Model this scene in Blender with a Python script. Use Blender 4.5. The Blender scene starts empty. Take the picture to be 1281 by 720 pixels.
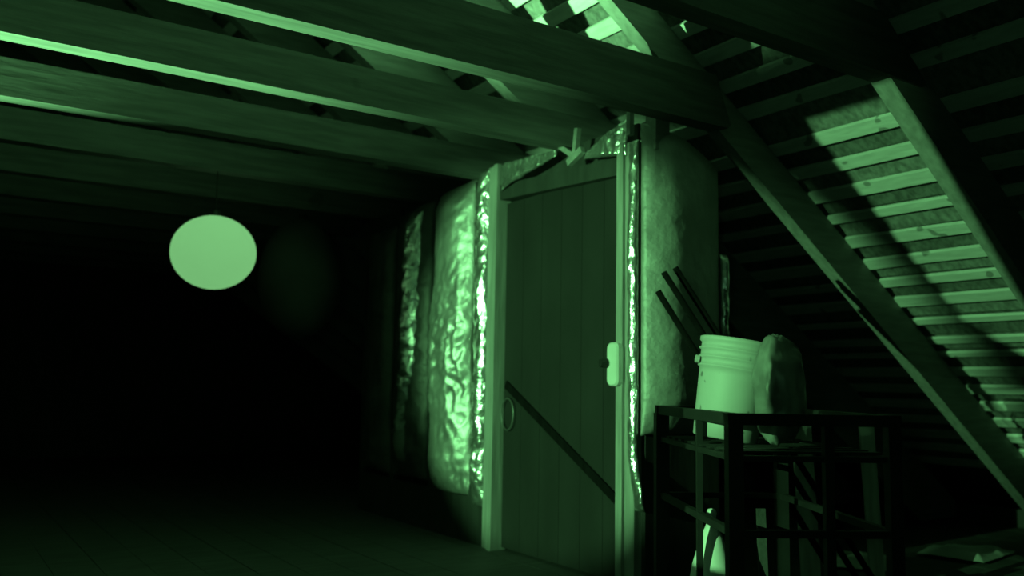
import bpy, math, random
from mathutils import Vector, Matrix, noise
random.seed(7)
S = bpy.context.scene
C = S.collection
R = math.radians

# ------------------------------------------------------------------ camera
cam_d = bpy.data.cameras.new('camera')
cam = bpy.data.objects.new('camera', cam_d); C.objects.link(cam); S.camera = cam
PITCH, YAW, ROLL = R(6.2), R(33.7), R(1.0)
fw = Vector((math.sin(YAW)*math.cos(PITCH), math.cos(YAW)*math.cos(PITCH), math.sin(PITCH)))
rt = Vector((math.cos(YAW), -math.sin(YAW), 0)); up = rt.cross(fw)
rt2 = rt*math.cos(ROLL) + up*math.sin(ROLL); up2 = up*math.cos(ROLL) - rt*math.sin(ROLL)
m = Matrix((rt2, up2, -fw)).transposed().to_4x4(); m.translation = (0, 0, 1.05)
cam.matrix_world = m
cam_d.sensor_width = 36; cam_d.lens = 1108/1281*36; cam_d.clip_start = 0.02
cam_d.dof.use_dof = True; cam_d.dof.focus_distance = 3.6; cam_d.dof.aperture_fstop = 1.4

# ------------------------------------------------------------------ world, exposure
w = bpy.data.worlds.new('world'); S.world = w; w.use_nodes = True
w.node_tree.nodes['Background'].inputs[0].default_value = (0.2, 1, 0.3, 1)
w.node_tree.nodes['Background'].inputs[1].default_value = 0.0006
S.view_settings.view_transform = 'Standard'; S.view_settings.look = 'None'
S.view_settings.gamma = 1; S.view_settings.use_curve_mapping = False
S.view_settings.exposure = 0.0

# ------------------------------------------------------------------ lights (night vision green)
GREEN = (0.285, 1.0, 0.325)
def spot(name, loc, direction, energy, angle, blend, size, col=GREEN):
    l = bpy.data.lights.new(name, 'SPOT'); l.energy = energy; l.color = col
    l.spot_size = R(angle); l.spot_blend = blend; l.shadow_soft_size = size
    o = bpy.data.objects.new(name, l); C.objects.link(o); o.location = loc
    o.rotation_euler = Vector(direction).to_track_quat('-Z', 'Y').to_euler()
    return o
def azel(az, el):   # azimuth from +X towards +Y
    return (math.cos(R(az))*math.cos(R(el)), math.sin(R(az))*math.cos(R(el)), math.sin(R(el)))
spot('flood_light', (-2.0, 3.1, 1.5), azel(14, -2), 1150, 31, 0.35, 0.02)
spot('uplight', (-2.5, 4.9, 0.6), azel(-20, 42), 5800, 48, 0.5, 0.02)
BEAM = Vector((-2.0, 1.9, 1.6))
spot('beam_light', BEAM, azel(7, 0), 1130, 40, 0.05, 0.0015)
l = bpy.data.lights.new('camera_light', 'POINT'); l.energy = 6.5; l.color = (0.30, 1.0, 0.44); l.shadow_soft_size = 0.03
o = bpy.data.objects.new('camera_light', l); C.objects.link(o); o.location = (-0.22, 0.02, 1.12)

# ------------------------------------------------------------------ materials
def mat(name, c1, c2, scale=(1, 1, 1), nscale=6, rough=0.7, metal=0.0, bump=0.3, detail=6, coord='Object', spots=None, bscale=None, trans=0.0, bdist=0.01):
    M = bpy.data.materials.new(name); M.use_nodes = True
    nt = M.node_tree; N = nt.nodes; L = nt.links
    b = N['Principled BSDF']; b.inputs['Roughness'].default_value = rough; b.inputs['Metallic'].default_value = metal
    if trans: b.inputs['Transmission Weight'].default_value = trans
    tc = N.new('ShaderNodeTexCoord'); mp = N.new('ShaderNodeMapping'); mp.inputs['Scale'].default_value = scale
    L.new(tc.outputs[coord], mp.inputs[0])
    nz = N.new('ShaderNodeTexNoise'); nz.inputs['Scale'].default_value = nscale; nz.inputs['Detail'].default_value = detail
    L.new(mp.outputs[0], nz.inputs['Vector'])
    cr = N.new('ShaderNodeValToRGB'); cr.color_ramp.elements[0].position = 0.35; cr.color_ramp.elements[1].position = 0.65
    cr.color_ramp.elements[0].color = (*c1, 1); cr.color_ramp.elements[1].color = (*c2, 1)
    L.new(nz.outputs['Fac'], cr.inputs[0])
    out = cr.outputs[0]
    if spots:
        v = N.new('ShaderNodeTexNoise'); v.inputs['Scale'].default_value = spots[0]; v.inputs['Detail'].default_value = 1
        L.new(tc.outputs[coord], v.inputs['Vector'])
        r2 = N.new('ShaderNodeValToRGB'); r2.color_ramp.elements[0].position = spots[1]; r2.color_ramp.elements[1].position = spots[1]+0.03
        r2.color_ramp.elements[0].color = (1, 1, 1, 1); r2.color_ramp.elements[1].color = (spots[2],)*3 + (1,)
        L.new(v.outputs['Fac'], r2.inputs[0])
        mx = N.new('ShaderNodeMix'); mx.data_type = 'RGBA'; mx.blend_type = 'MULTIPLY'; mx.inputs[0].default_value = 1
        L.new(out, mx.inputs[6]); L.new(r2.outputs[0], mx.inputs[7]); out = mx.outputs[2]
    L.new(out, b.inputs['Base Color'])
    if bump:
        bz = nz
        if bscale:
            bz = N.new('ShaderNodeTexNoise'); bz.inputs['Scale'].default_value = bscale; bz.inputs['Detail'].default_value = 4
            L.new(mp.outputs[0], bz.inputs['Vector'])
        bp = N.new('ShaderNodeBump'); bp.inputs['Strength'].default_value = bump; bp.inputs['Distance'].default_value = bdist
        L.new(bz.outputs['Fac'], bp.inputs['Height']); L.new(bp.outputs[0], b.inputs['Normal'])
    return M
g = lambda v: (v, v, v)
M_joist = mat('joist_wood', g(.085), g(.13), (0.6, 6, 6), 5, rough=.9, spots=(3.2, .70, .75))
M_rafter = mat('rafter_wood', g(.2), g(.28), (0.8, 6, 6), 5)
M_batten = mat('batten_wood', g(.54), g(.66), (6, 1.2, 6), 6, spots=(9, .70, .45))
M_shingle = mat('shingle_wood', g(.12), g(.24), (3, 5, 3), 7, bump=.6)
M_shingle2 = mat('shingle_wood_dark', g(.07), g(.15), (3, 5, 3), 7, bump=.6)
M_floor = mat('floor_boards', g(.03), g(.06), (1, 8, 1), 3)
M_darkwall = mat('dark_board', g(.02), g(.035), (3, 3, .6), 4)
M_panel = mat('old_panel', g(.015), g(.03), (3, 3, .8), 3)
M_door = mat('door_paint', g(.008), g(.014), (2, 2, .8), 2, rough=.9)
M_jamb = mat('jamb_wood', g(.22), g(.32), (7, 7, .6), 5)
M_foil = mat('foil', g(.62), g(.86), (1, 1, .7), 12, rough=.25, metal=.9, bump=.6, bscale=15, bdist=.03)
M_foil2 = mat('dull_foil', g(.26), g(.36), (1, 1, 1), 5, rough=.55, metal=.35, bump=.6, bscale=14, bdist=.02)
M_dim = mat('kraft_liner', g(.05), g(.09), (1, 1, 1), 5, rough=.5, metal=.1, bump=.6, bscale=14, bdist=.02)  # shade of the far batts put into a darker colour; also a dim board
M_foil3 = mat('creased_foil', g(.30), g(.44), (1, 1, .8), 6, rough=.42, metal=.65, bump=.4, bscale=12, bdist=.02)
M_bucket = mat('bucket_plastic', g(.32), g(.40), (1, 1, 1), 3, rough=.6, bump=.05, spots=(22, .715, .45))
M_bag = mat('clouded_plastic', g(.14), g(.26), (1, 1, 1), 9, rough=.35, bump=.5, trans=.25)
M_black = mat('black_metal', g(.006), g(.012), (1, 1, 1), 9, rough=.6, bump=.1)
M_cone = mat('pale_plastic', g(.55), g(.7), (1, 1, 1), 5, rough=.5, bump=.1)
M_pale = mat('pale_board', g(.25), g(.4), (5, 5, .6), 5)
M_stick = mat('dark_stick', g(.003), g(.006), (5, 5, .6), 5, rough=1.0)
M_switch = mat('switch_plastic', g(.6), g(.7), (1, 1, 1), 5, rough=.4, bump=0)
M_stick.node_tree.nodes['Principled BSDF'].inputs['Specular IOR Level'].default_value = .1
M_wire = mat('wire', g(.14), g(.2), (1, 1, 1), 5, rough=.4, metal=.6, bump=0)
M_sheet = mat('sheet_plastic', g(.3), g(.55), (1, 1, 1), 3, rough=.4, bump=.5)
M_ghost = mat('smoked_globe', g(.04), g(.06), (1, 1, 1), 3, rough=.8, bump=0)
def glow(name, col, s):
    M = bpy.data.materials.new(name); M.use_nodes = True; b = M.node_tree.nodes['Principled BSDF']
    b.inputs['Base Color'].default_value = (.3, .3, .3, 1); b.inputs['Roughness'].default_value = .9
    b.inputs['Specular IOR Level'].default_value = 0
    tc = M.node_tree.nodes.new('ShaderNodeTexCoord'); nz = M.node_tree.nodes.new('ShaderNodeTexNoise')
    nz.inputs['Scale'].default_value = 3
    cr = M.node_tree.nodes.new('ShaderNodeValToRGB')
    cr.color_ramp.elements[0].color = tuple(c*.92 for c in col) + (1,); cr.color_ramp.elements[1].color = (*col, 1)
    M.node_tree.links.new(tc.outputs['Object'], nz.inputs['Vector']); M.node_tree.links.new(nz.outputs['Fac'], cr.inputs[0])
    M.node_tree.links.new(cr.outputs[0], b.inputs['Emission Color'])
    b.inputs['Emission Strength'].default_value = s
    return M
M_orb = glow('lit_globe', (.19, .54, .19), .93)

# ------------------------------------------------------------------ helpers
class MB:
    def __init__(s): s.v = []; s.f = []; s.smooth = False
    def box(s, lo, hi, M=None):
        n = len(s.v); (a, b, c), (d, e, f) = lo, hi
        P = [(a,b,c),(d,b,c),(d,e,c),(a,e,c),(a,b,f),(d,b,f),(d,e,f),(a,e,f)]
        s.v += [tuple(M @ Vector(p)) if M else p for p in P]
        s.f += [tuple(n+i for i in q) for q in ((0,3,2,1),(4,5,6,7),(0,1,5,4),(1,2,6,5),(2,3,7,6),(3,0,4,7))]
        return s
    def beam(s, p, q, wd, dp, upv=(0, 0, 1)):
        p, q = Vector(p), Vector(q); d = (q-p); L = d.length; d.normalize()
        x = d.cross(Vector(upv)).normalized(); z = x.cross(d)
        Mx = Matrix((x, d, z)).transposed().to_4x4(); Mx.translation = p
        return s.box((-wd/2, 0, -dp/2), (wd/2, L, dp/2), Mx)
    def prism(s, pts, y0, y1):         # polygon in XZ extruded along Y
        n = len(s.v); k = len(pts)
        s.v += [(x, y0, z) for x, z in pts] + [(x, y1, z) for x, z in pts]
        s.f += [tuple(n+i for i in range(k)), tuple(n+k+i for i in reversed(range(k)))]
        s.f += [(n+i, n+k+i, n+k+(i+1) % k, n+(i+1) % k) for i in range(k)]
        return s
    def tube(s, pts, r, seg=8, closed=False):
        n = len(s.v); k = len(pts); P = [Vector(p) for p in pts]
        rr = r if isinstance(r, (list, tuple)) else [r]*k
        for i, p in enumerate(P):
            a = P[(i-1) % k] if (closed or i) else p; b = P[(i+1) % k] if (closed or i < k-1) else p
            t = (b-a).normalized(); u = t.cross(Vector((0.31, .2, .93))).normalized(); v = t.cross(u)
            for j in range(seg):
                an = 2*math.pi*j/seg; s.v.append(tuple(p + (u*math.cos(an)+v*math.sin(an))*rr[i]))
        for i in range(k if closed else k-1):
            for j in range(seg):
                a = n+i*seg+j; b = n+i*seg+(j+1) % seg; i2 = (i+1) % k
                s.f.append((a, b, n+i2*seg+(j+1) % seg, n+i2*seg+j))
        if not closed:
            s.f.append(tuple(n+j for j in reversed(range(seg)))); s.f.append(tuple(n+(k-1)*seg+j for j in range(seg)))
        return s
    def lathe(s, prof, seg=40, M=None):
        n = len(s.v)
        for r, z in prof:
            for j in range(seg):
                a = 2*math.pi*j/seg; p = Vector((r*math.cos(a), r*math.sin(a), z)); s.v.append(tuple(M @ p if M else p))
        for i in range(len(prof)-1):
            for j in range(seg):
                s.f.append((n+i*seg+j, n+i*seg+(j+1) % seg, n+(i+1)*seg+(j+1) % seg, n+(i+1)*seg+j))
        return s
    def build(s, name, material, parent=None, kind=None, smooth=False):
        me = bpy.data.meshes.new(name); me.from_pydata(s.v, [], s.f); me.update()
        if smooth:
            for p in me.polygons: p.use_smooth = True
        me.materials.append(material)
        o = bpy.data.objects.new(name, me); C.objects.link(o)
        if parent is not None: o.parent = parent; o.matrix_parent_inverse = Matrix.Translation(-parent.location)
        if kind: o['kind'] = kind
        return o
def empty(name, loc=(0, 0, 0)):
    o = bpy.data.objects.new(name, None); C.objects.link(o); o.location = loc; o.empty_display_size = .1; return o
def tag(o, label=None, cat=None, group=None, kind=None):
    if label: o['label'] = label
    if cat: o['category'] = cat
    if group: o['group'] = group
    if kind: o['kind'] = kind
    return o

# ------------------------------------------------------------------ the roof: plane data
SL = .68; NL = math.hypot(SL, 1)
Bc = (SL*3.56 + 2.44)/NL
def roof_z(x, d=.2): return (Bc + d)*NL - SL*abs(x)      # underside of battens at d=.2

# floor and outer walls
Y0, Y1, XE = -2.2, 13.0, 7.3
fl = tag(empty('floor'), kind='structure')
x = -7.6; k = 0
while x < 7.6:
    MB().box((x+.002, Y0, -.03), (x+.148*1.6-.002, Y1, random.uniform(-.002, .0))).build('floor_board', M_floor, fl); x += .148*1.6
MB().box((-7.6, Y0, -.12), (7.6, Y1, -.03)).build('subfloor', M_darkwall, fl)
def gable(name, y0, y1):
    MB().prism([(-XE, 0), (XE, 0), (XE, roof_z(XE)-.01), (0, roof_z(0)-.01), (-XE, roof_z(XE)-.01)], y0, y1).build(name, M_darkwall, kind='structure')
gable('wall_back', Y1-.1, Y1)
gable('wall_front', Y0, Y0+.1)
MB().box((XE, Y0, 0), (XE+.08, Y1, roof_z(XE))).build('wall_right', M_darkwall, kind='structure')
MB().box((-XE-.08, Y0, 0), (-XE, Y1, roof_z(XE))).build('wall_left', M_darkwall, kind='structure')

# battens and shingle courses
ce = tag(empty('ceiling'), kind='structure')
xs = []
base = [3.39, 3.56, 3.735, 3.98, 4.15, 4.32, 4.485, 4.66, 4.83, 4.985, 5.145, 5.315, 5.485, 5.61]
xs = [3.39-.168*i for i in range(19, 0, -1)] + base + [5.61+.165*i for i in range(1, 8)]
narrow = {4.485: .7, 4.985: .8, 5.315: .55, 5.485: .65, 5.61: .5}
def slope_strip(name, xc, half, d0, th, material, sgn, y0, y1, waves=0, tilt=0):
    # strip running along Y on the roof plane, centre xc, half width in x
    mb = MB(); ny = max(1, int((y1-y0)/.35)); pts = []
    ca = 1/NL; sa = SL/NL
    for i in range(ny+1):
        y = y0 + (y1-y0)*i/ny
        w1 = half*(1+waves*noise.noise(Vector((xc*9, y*1.7, 1)))); w2 = half*(1+waves*noise.noise(Vector((xc*9, y*1.7, 7))))
        za = roof_z(xc-w1, d0+tilt); zb = roof_z(xc+w2, d0)
        pts.append([(sgn*(xc-w1), y, za), (sgn*(xc+w2), y, zb), (sgn*(xc+w2+sa*th), y, zb+ca*th), (sgn*(xc-w1+sa*th), y, za+ca*th)])
    for r in pts: mb.v += r
    for i in range(ny):
        for j in range(4):
            a = i*4+j; b = i*4+(j+1) % 4; q = (a, b, b+4, a+4); mb.f.append(q if sgn > 0 else q[::-1])
    e = (3, 2, 1, 0); f = tuple(ny*4+j for j in range(4))
    mb.f.append(e); mb.f.append(f)
    return mb.build(name, material, ce)
for sgn in (1, -1):
    for i, xc in enumerate(xs):
        slope_strip('batten', xc, .034*narrow.get(xc, 1), .2, .022, M_batten, sgn, Y0+.1, Y1-.1, .28 if sgn > 0 else 0)
    for i in range(len(xs)-1):
        a, b = xs[i], xs[i+1]
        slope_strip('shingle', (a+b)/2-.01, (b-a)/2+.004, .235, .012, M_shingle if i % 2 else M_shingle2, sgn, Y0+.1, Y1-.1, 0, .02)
    MB().prism([(sgn*0, roof_z(0, .29)), (sgn*XE*1.1, roof_z(XE*1.1, .29)), (sgn*XE*1.1, roof_z(XE*1.1, .33)), (sgn*0, roof_z(0, .33))], Y0, Y1).build('roof_deck', M_darkwall, ce)

# ------------------------------------------------------------------ roof trusses
def truss(yj0, yj1, yr0, yr1, zb, depth, rl, label, webs=True):
    """yj: collar tie span in Y, yr: rafter span in Y, rl: (x, z, slope) rafter bottom line"""
    t = tag(empty('roof_truss', (0, (yj0+yj1)/2, zb)), label, 'roof truss', 'roof trusses across the attic')
    zt = zb+depth
    x_, z_, s_ = rl
    bot = lambda x: z_ - s_*(x-x_)
    xe = x_ + .01; xt = ((Bc+.19)*NL - zt)/SL
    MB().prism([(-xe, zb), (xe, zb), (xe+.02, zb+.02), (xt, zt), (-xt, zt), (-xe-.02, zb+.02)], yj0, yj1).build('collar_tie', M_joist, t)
    for sgn in (1, -1):
        xend = XE-.03; xlow = min(xend, x_+(z_-0.02)/s_)
        P = [(0.0, roof_z(0, .199)), (0.0, max(bot(0), 0)), (xlow, bot(xlow)), (xend, max(bot(xend), roof_z(xend, .0), .02)), (xend, roof_z(xend, .199))]
        if xlow < xend-.01: P = [(0.0, roof_z(0, .199)), (0.0, bot(0)), (xlow, bot(xlow)), (min(xend, xlow+.4), .02), (xend, .02), (xend, roof_z(xend, .199))]
        P = [(sgn*a, min(b, roof_z(a, .199))) for a, b in P]
        if sgn < 0: P = P[::-1]
        MB().prism(P, yr0, yr1).build('rafter', M_rafter, t)
    return t
STD = (3.56, 2.44, .68)
truss(.42, .53, .53, .62, 2.45, .28, STD, 'timber roof truss overhead behind the viewer, out to the right')
truss(1.30, 1.41, 1.41, 1.50, 2.45, .28, STD, 'timber roof truss just above the top edge of the view')
truss(2.25, 2.36, 2.27, 2.37, 2.45, .28, (3.76, 2.44, .80), 'nearest roof truss in view, its rafter beside the brightly lit battens at the right edge')
truss(3.25, 3.36, 3.30, 3.38, 2.45, .28, (3.55, 2.44, .70), 'roof truss whose long tie crosses the top centre, rafter dropping behind the bucket')
truss(4.08, 4.19, 4.19, 4.28, 2.45, .20, (3.30, 2.38, .68), 'roof truss with the upper lit tie at the left edge of the photo')
truss(5.04, 5.15, 5.15, 5.24, 2.45, .20, (3.35, 2.38, .68), 'roof truss with the lowest lit tie at the left edge')
for i, y in enumerate((6.03, 6.96, 7.9, 8.8, 9.7, 10.6, 11.5, 12.4)):
    truss(y-.05, y+.06, y+.06, y+.15, 2.45, .20, (3.4, 2.4, .68), ['dim roof truss from which the glowing round lamp hangs',
        'dark roof truss behind the one carrying the glowing round lamp'][i] if i < 2 else 'unlit roof truss far back in the dark end of the attic')

# ------------------------------------------------------------------ foil clad partition with the door
XP = 3.14
wi = tag(empty('wall_inner', (XP, 5, 0)), kind='structure')
YL, YR = 6.95, 3.45
MB().box((XP+.03, 4.98, 0), (XP+.06, YL, 2.44)).build('backing_board', M_darkwall, wi)
MB().box((XP-.005, 4.98, 0), (XP+.03, YL, .30)).build('bottom_board', M_panel, wi)
for y in (5.13, 5.70, 6.32, 6.90):
    MB().box((XP-.01, y, .3), (XP+.03, y+.05, 2.44)).build('stud', M_darkwall, wi)
# jambs
MB().box((XP-.045, 4.84, 0), (XP+.07, 4.885, 2.5)).build('door_jamb', M_jamb, wi)
MB().box((XP-.02, 4.885, 0), (XP+.03, 4.98, 2.5)).build('door_jamb', M_jamb, wi)
MB().box((XP-.05, 3.575, 0), (XP+.07, 3.625, 2.36)).build('door_jamb', M_jamb, wi)
MB().box((XP-.03, 3.50, 0), (XP+.07, 3.575, 2.36)).build('door_jamb', M_jamb, wi)
MB().box((XP-.04, 3.53, 2.40), (XP-.01, 3.56, 2.53)).build('wood_strip', M_jamb, wi)
MB().box((XP+.02, 3.39, 2.3), (XP+.12, 3.47, 2.6)).build('corner_post', M_rafter, wi)
# lintel
mb = MB(); mb.v = [(XP-.02, 3.6, 2.20), (XP-.02, 4.86, 2.26), (XP-.02, 4.86, 2.36), (XP-.02, 3.6, 2.30)]
mb.v += [(v[0]+.09, v[1], v[2]) for v in mb.v]
mb.f = [(0,1,2,3),(7,6,5,4),(0,4,5,1),(1,5,6,2),(2,6,7,3),(3,7,4,0)]
mb.build('lintel', M_darkwall, wi)
MB().box((XP+.08, 3.6, 2.2), (XP+.10, 4.9, 2.5)).build('upper_board', M_darkwall, wi)
MB().beam((XP-.06, 3.985, 2.36), (XP-.06, 3.96, 2.53), .03, .03).build('strut', M_rafter, wi)
MB().beam((XP-.05, 3.99, 2.37), (XP-.06, 4.45, 2.66), .03, .03).build('strut', M_rafter, wi)
MB().beam((XP-.07, 4.03, 2.335), (XP-.07, 3.90, 2.39), .03, .04).build('strut', M_rafter, wi)

def foil(name, y0, y1, z0, z1, bulge, wr, seed, mt, px=XP, ny=26, nz=110, top=None, bot=None, taper=None, peak=.5, axis='X', off=0.0, xf=None, th=.01, wrf=None):
    """crumpled sheet. axis X: lies on x=px facing -x. axis Y: lies on y=px facing -y (y0,y1 are then x)"""
    mb = MB()
    for i in range(nz+1):
        tz = i/nz
        for j in range(ny+1):
            ty = j/ny
            zb = z0 + (bot(ty) if bot else 0); zt = z1 + (top(ty) if top else 0)
            z = zb+(zt-zb)*tz; y = y0+(y1-y0)*ty
            if xf: y = xf(y, ty, tz)
            e = math.sin(math.pi*min(1, ty/(2*peak)) if ty < peak else math.pi*(.5+.5*(ty-peak)/(1-peak)))
            e = max(e, 0)**.8
            ez = min(1, tz*9, (1-tz)*14)**.5
            h = bulge*e*ez
            n1 = noise.noise(Vector((y*7+seed, z*3.1, seed)))
            n2 = 1-abs(noise.noise(Vector((y*16+seed, z*9+4*y, seed*2))))*2
            n3 = 1-abs(noise.noise(Vector((y*34+z*22, z*15-seed, seed*3))))*2
            h += wr*(wrf(tz) if wrf else 1)*(.9*n1+.55*n2+.3*n3)*min(1, e*2+.25)
            if axis == 'X': mb.v.append((px-off-h, y, z))
            else: mb.v.append((y, px-off-h, z))
    W = ny+1
    for i in range(nz):
        for j in range(ny):
            a = i*W+j; q = (a, a+1, a+W+1, a+W)
            mb.f.append(q[::-1] if axis == 'X' else q)
    o = mb.build(name, mt, wi, smooth=True)
    sd = o.modifiers.new('thick', 'SOLIDIFY'); sd.thickness = th; sd.offset = -1
    return o
foil('foil_batt', 4.965, 5.135, .25, 2.50, .05, .022, 3, M_foil, ny=16, peak=.45, off=.0)
foil('foil_batt', 5.16, 5.69, .30, 2.42, .13, .020, 11, M_foil3, peak=.5, ny=40, nz=130, wrf=lambda t: .45+2.2*max(0, 1-abs(t-.45)/.28)+.7*max(0, .35-t)/.35, top=lambda t: .05*(1-t))
foil('foil_batt', 5.76, 6.32, .34, 2.36, .11, .020, 27, M_dim, peak=.4, top=lambda t: .05*(1-t))
foil('foil_edge', 5.83, 6.02, .46, 2.34, .09, .020, 41, M_foil, ny=18, peak=.62, off=.06, xf=lambda y, ty, tz: y+.10*(1-tz)**2)
foil('foil_batt', 6.37, 6.90, .34, 2.30, .07, .015, 33, M_dim, peak=.2)
foil('foil_scrap', 4.20, 4.80, 2.36, 2.47, .02, .022, 51, M_foil, ny=36, nz=18, bot=lambda t: -.11*t+.06, top=lambda t: .03*t-.01, off=.03)
foil('foil_scrap', 3.56, 3.93, 2.29, 2.50, .03, .022, 61, M_foil, ny=30, nz=20, bot=lambda t: .05*t, top=lambda t: -.14*t, off=.03)
foil('foil_edge', 3.47, 3.545, .42, 2.36, .02, .012, 71, M_foil, ny=12, off=.03, xf=lambda y, ty, tz: y-.05*max(0, .15-tz)/.15)
# side of the enclosure, facing the viewer
MB().prism([(XP+.02, 0), (3.70, 0), (3.70, 2.22), (3.42, 2.42), (XP+.02, 2.44)], 3.47, 3.50).build('side_board', M_darkwall, wi)
foil('foil_batt', 3.12, 3.70, .80, 2.45, .11, .004, 81, M_foil2, px=3.46, axis='Y', ny=34, peak=.3, top=lambda t: -.17*t*t)
foil('foil_edge', 3.70, 3.76, 1.13, 1.80, .03, .02, 91, M_foil, px=3.46, axis='Y', ny=10, nz=50)
foil('foil_edge', 4.28, 4.32, .95, 1.30, .02, .015, 95, M_foil2, px=3.46, axis='Y', ny=8, nz=30)

# door leaf
dr = tag(empty('door_1', (XP+.03, 4.2, 0)), kind='structure')
for i in range(6):
    a = 3.63+(4.835-3.63)*i/6; b = 3.63+(4.835-3.63)*(i+1)/6
    MB().box((XP+.035, a+.0015, .02), (XP+.06, b-.0015, 2.24)).build('door_panel', M_door, dr)
MB().beam((XP+.027, 4.80, 1.05), (XP+.027, 3.66, .42), .012, .05, upv=(0, 0, 1)).build('door_brace', M_stick, dr)
MB().tube([(XP+.012, 4.755+.068*math.cos(a*math.pi/12), .86+.10*math.sin(a*math.pi/12)) for a in range(24)], .0045, 6, True).build('ring_pull', M_wire, dr, smooth=True)

# switch box on the jamb
sw = tag(empty('light_switch', (XP-.05, 3.62, 1.17)), 'small white rounded switch box with dark knob on the right door jamb', 'switch')
mb = MB(); pr = []
W_, H_, r_ = .045, .115, .03
for cx, cz, a0 in ((W_-r_, H_-r_, 0), (-(W_-r_), H_-r_, 90), (-(W_-r_), -(H_-r_), 180), (W_-r_, -(H_-r_), 270)):
    for k in range(6):
        a = R(a0+k*18); pr.append((cx+r_*math.cos(a), cz+r_*math.sin(a)))
n = len(pr)
for x_, s_ in ((XP-.05, 1), (XP-.078, 1), (XP-.088, .82)):
    mb.v += [(x_, 3.615+u*s_, 1.165+v*(s_ if s_ == 1 else .93)) for u, v in pr]
for q in range(2):
    mb.f += [(q*n+i, q*n+(i+1) % n, (q+1)*n+(i+1) % n, (q+1)*n+i) for i in range(n)]
mb.f.append(tuple(2*n+i for i in range(n))); mb.f.append(tuple(reversed(range(n))))
mb.build('switch_plate', M_switch, sw)
MB().tube([(XP-.086, 3.655, 1.17), (XP-.125, 3.665, 1.17)], [.026, .022], 14).build('switch_knob', M_black, sw)

# ------------------------------------------------------------------ added orb and ghost oval, standing in for blurred spots of light
def globe(name, cx, cy, cz, rx, rz, material, label, cat, ztop):
    t = tag(empty(name, (cx, cy, cz)), label, cat)
    prof = [(rx*math.sin(math.pi*i/28), -rz*math.cos(math.pi*i/28)) for i in range(29)]
    MB().lathe(prof, 48, Matrix.Translation((cx, cy, cz))).build('globe', material, t, smooth=True)
    MB().tube([(cx, cy, cz+rz-.01), (cx, cy, cz+rz+.04)], [.04, .03], 14).build('cap', M_black, t)
    MB().tube([(cx, cy, cz+rz+.03), (cx, cy, ztop)], .004, 6).build('cord', M_black, t)
    return t
globe('globe_lamp', 1.60, 6.02, 1.895, .277, .248, M_orb, 'glowing round pale green lamp hanging in the dark at the left', 'lamp', 2.452)  # globe, cap and cord added for an out-of-focus circle of light
globe('paper_shade', 2.55, 6.96, 1.88, .33, .49, M_ghost, 'dim unlit oval lantern between the glowing round lamp and the foil wall', 'lantern', 2.452)  # dark body and cord added for a faint ghost of light

# ------------------------------------------------------------------ black metal stand
A = Vector((.5, .866, 0)); B = Vector((.866, -.5, 0)); P0 = Vector((2.345, 2.13, 0))
LA, LB = 1.06, .56
tb = tag(empty('metal_rack', P0), 'black metal rack with open frame holding the white bucket', 'rack')
def leg(p, w_=.052, h=.93):
    Mx = Matrix((A, -B, Vector((0, 0, 1)))).transposed().to_4x4(); Mx.translation = p
    MB().box((-w_/2, -w_/2, 0), (w_/2, w_/2, h), Mx).build('leg', M_black, tb)
leg(P0); leg(P0+A*LA, .06); leg(P0+B*LB, .045); leg(P0+A*LA+B*LB)
def rail(nm, p, q, z, w_=.04, h=.04): MB().beam(p+Vector((0, 0, z)), q+Vector((0, 0, z)), w_, h).build(nm, M_black, tb)
for p, q in ((P0, P0+A*LA), (P0, P0+B*LB), (P0+A*LA, P0+A*LA+B*LB), (P0+B*LB, P0+A*LA+B*LB)):
    d = (q-p).normalized()*.026
    rail('top_rail', p-d, q+d, .945); rail('lower_rail', p, q, .56, .025, .025); rail('shelf_rail', p, q, .812, .02, .02)
for k in range(9):
    a = P0 + A*(.10+.105*k); rail('shelf_slat', a, a+B*LB, .828, .05, .008)
Mx = Matrix((A, -B, Vector((0, 0, 1)))).transposed().to_4x4(); Mx.translation = P0+A*.43
MB().box((-.01, -.011, .0), (.01, .011, .93), Mx).build('upright', M_black, tb)
Mx = Matrix((A, -B, Vector((0, 0, 1)))).transposed().to_4x4(); Mx.translation = P0+B*.33
MB().box((-.016, -.016, .0), (.016, .016, .93), Mx).build('upright', M_black, tb)

# bucket (leans a little to the right on the slats)
bk = tag(empty('bucket', (2.73, 2.50, .83)), 'white plastic bucket with ribbed rim leaning on the black rack', 'bucket')
ax = Vector((fw.x, fw.y, 0)).normalized()
TM = Matrix.Translation((2.715, 2.515, .845)) @ Matrix.Rotation(R(9), 4, ax)
Hb, rb, rt_ = .40, .126, .146
prof = [(0, 0), (rb-.006, 0), (rb, .006)]
rad = lambda z: rb+(rt_-rb)*z/Hb
prof += [(rad(z), z) for z in (.05, .1, .15, .2, .25)]
for z in (.275, .31, .345):
    prof += [(rad(z), z), (rad(z)+.008, z+.003), (rad(z)+.008, z+.009), (rad(z)+.001, z+.012)]
prof += [(rad(.375), .375), (rad(.38)+.008, .381), (rad(.39)+.008, .397), (rad(.4), Hb), (rad(.39)-.006, .39), (rad(.2)-.006, .2), (rb-.008, .012), (0, .01)]
MB().lathe(prof, 56, TM).build('body', M_bucket, bk, smooth=True)
leftd = Vector((-rt.x, -rt.y, 0))
for sg in (1,):
    c = Vector((0, 0, .30)) + leftd*sg*(rad(.3)+.008)
    MB().tube([tuple(TM @ c), tuple(TM @ (c+leftd*sg*.014))], .016, 12).build('handle_ear', M_bucket, bk)
pts = []
for i in range(25):
    a = math.pi*i/24
    d = leftd*math.cos(a)*(rad(.3)+.018) + Vector((fw.x, fw.y, 0)).normalized()*math.sin(a)*(.15)
    pts.append(tuple(TM @ (d+Vector((0, 0, .30+.05*math.sin(a))))))
MB().tube(pts, .003, 6).build('handle', M_wire, bk)

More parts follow.
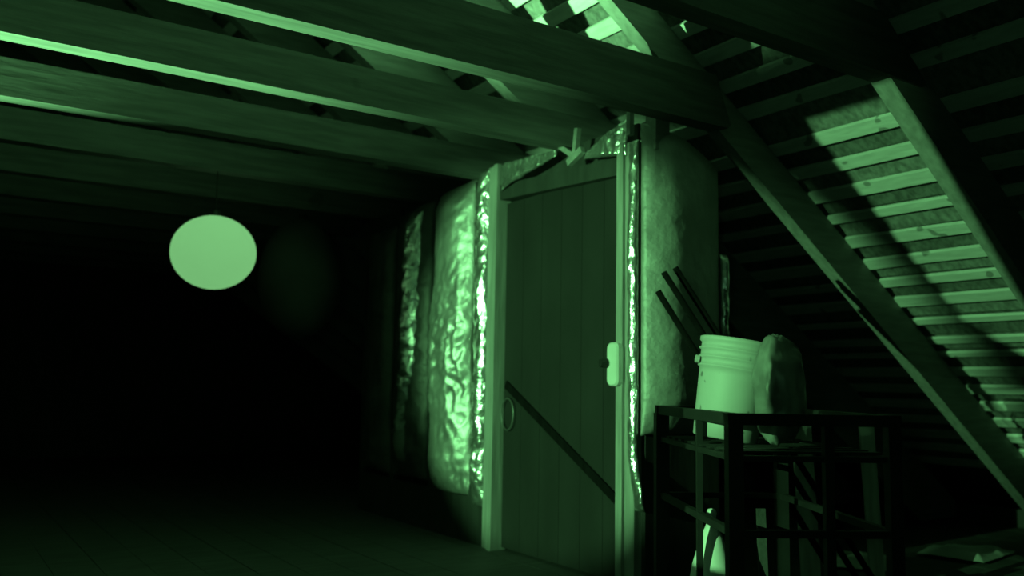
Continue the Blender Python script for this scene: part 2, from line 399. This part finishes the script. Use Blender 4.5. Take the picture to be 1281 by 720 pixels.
# plastic bag bulging out beside the bucket
bg = MB(); cx, cy, cz = 2.705, 2.23, 1.055
nu, nv = 44, 30
for i in range(nv+1):
    th = math.pi*i/nv
    for j in range(nu):
        ph = 2*math.pi*j/nu
        d = Vector((math.sin(th)*math.cos(ph), math.sin(th)*math.sin(ph), math.cos(th)))
        k = 1+.16*noise.noise(d*1.8+Vector((3, 1, 2)))+.09*(1-2*abs(noise.noise(d*4.5)))+.03*noise.noise(d*13)
        wz = 1+.12*max(0, -d.z)
        bg.v.append((cx+d.x*.092*k*wz, cy+d.y*.092*k*wz, max(.84, cz+d.z*.195*k)))
for i in range(nv):
    for j in range(nu): bg.f.append((i*nu+j, (i+1)*nu+j, (i+1)*nu+(j+1) % nu, i*nu+(j+1) % nu))
o = bg.build('plastic_bag', M_bag, smooth=True); tag(o, 'cloudy crumpled plastic bag slumped against the right side of the white bucket', 'bag')

# pale cone under the rack
cn = tag(empty('marker_cone', (2.68, 2.56, 0)), 'pale cone with a small round tip standing on the floor under the black rack', 'cone')
T = Matrix.Translation((2.665, 2.54, 0))
MB().lathe([(0, .52), (.018, .52), (.026, .50), (.045, .46), (.075, .36), (.098, .25), (.125, .10), (.14, .03), (0, .03)][::-1], 36, T).build('body', M_cone, cn, smooth=True)
MB().lathe([(0, .575), (.014, .571), (.021, .557), (.018, .54), (.012, .52)][::-1], 20, T).build('tip', M_cone, cn, smooth=True)
MB().box((-.17, -.17, 0), (.17, .17, .03), T).build('base', M_cone, cn)

def board(p, q, wd, th, label, name='board', material=None, cat='board', group=None, upv=(0, 0, 1)):
    o = MB().beam(p, q, wd, th, upv).build(name, material or M_pale); tag(o, label, cat, group); return o
board((2.93, 2.50, .0), (2.93, 2.52, .56), .035, .02, 'short narrow dim board upright behind the front leg of the black rack', material=M_dim, upv=(.5, .8, 0))
board((3.93, 3.05, 0), (3.93, 3.10, .89), .10, .02, 'pale upright board right behind the black rack, nearer the bucket', upv=(.5, .8, 0))
board((4.42, 3.0, 0), (4.42, 3.05, .89), .08, .02, 'dim pale upright board behind the right end of the black rack', upv=(.5, .8, 0))

# dark tool handles leaning on the side of the enclosure
for i, (a, b, lb) in enumerate((((3.20, 3.29, 1.66), (4.30, 2.90, .0), 'topmost dark stick leaning on the foil wall behind the bucket'),
                 ((3.12, 3.29, 1.63), (4.18, 2.90, .0), 'middle dark stick of three leaning on the foil wall behind the bucket'),
                 ((3.08, 3.29, 1.53), (4.02, 2.90, .0), 'lowest dark stick of three leaning on the foil wall behind the bucket'))):
    tag(MB().tube([a, b], .016, 8).build('stick', M_stick, smooth=True), lb, 'stick', 'dark sticks leaning behind the bucket')

# crumpled sheets on the floor at the right
def sheet(cx, cy, sx, sy, h, seed, rot, label):
    mb = MB(); n = 40
    for i in range(n+1):
        for j in range(n+1):
            u, v = (i/n-.5)*sx, (j/n-.5)*sy
            e = min(1, 6*min(i, n-i, j, n-j)/n)
            z = .006+h*max(0, .35+noise.noise(Vector((u*2.6, v*2.6, seed)))+.35*(1-2*abs(noise.noise(Vector((u*6, v*6, seed))))))*(.25+.75*e)
            a = R(rot); mb.v.append((cx+u*math.cos(a)-v*math.sin(a), cy+u*math.sin(a)+v*math.cos(a), z))
    W = n+1
    for i in range(n):
        for j in range(n): mb.f.append((i*W+j, (i+1)*W+j, (i+1)*W+j+1, i*W+j+1))
    o = mb.build('plastic_sheet', M_sheet, smooth=True); tag(o, label, 'plastic sheet', 'plastic sheets on the floor')
sheet(4.9, 3.45, .6, .35, .05, 2.1, 30, 'crumpled pale plastic sheet on the floor right of the black rack')
sheet(5.75, 3.25, .6, .4, .07, 5.3, 10, 'crumpled pale plastic sheet on the floor in the bottom right corner')

# ------------------------------------------------------------------ added box that cuts beam_light to shape (unseen, left of the view)
def tripod(parent, x, y, z):
    MB().tube([(x, y, .25), (x, y, z)], .014, 10).build('pole', M_black, parent)
    for k in range(3):
        a = 2*math.pi*k/3+.5
        MB().tube([(x, y, .45), (x+.4*math.cos(a), y+.4*math.sin(a), .01)], .01, 8).build('leg', M_black, parent)
wl = tag(empty('work_lamp', (BEAM.x, BEAM.y, 0)), 'black box work lamp with a shuttered opening on a tripod', 'work lamp')
D = .4; h = .16
q = [(.066, -.27), (.066, .152), (.187, .152), (.148, -.014), (.105, -.05), (.105, -.066), (.162, -.07), (.162, -.27)]  # opening outlined to give the lit patch on the battens its edges
F = [BEAM + Vector((D, a*D, b*D)) for a, b in q]
O = [BEAM + Vector((D, a, b)) for a, b in ((-h, -h), (-h, h), (h, h), (h, .0), (h, -.02), (h, -.03), (h, -.05), (h, -h))]
mb = MB(); mb.v = [tuple(p) for p in F+O]; mb.f = [(i, (i+1) % 8, 8+(i+1) % 8, 8+i) for i in range(8)]
mb.build('shutter', M_black, wl)
mb = MB()
for lo, hi in (((-.05, -h, -h), (D, -h+.01, h)), ((-.05, h-.01, -h), (D, h, h)), ((-.05, -h, h-.01), (D, h, h)), ((-.05, -h, -h), (D, h, -h+.01)), ((-.05, -h, -h), (-.04, h, h))):
    mb.box(tuple(BEAM+Vector(lo)), tuple(BEAM+Vector(hi)))
mb.build('housing', M_black, wl); tripod(wl, BEAM.x+.15, BEAM.y, BEAM.z-h)
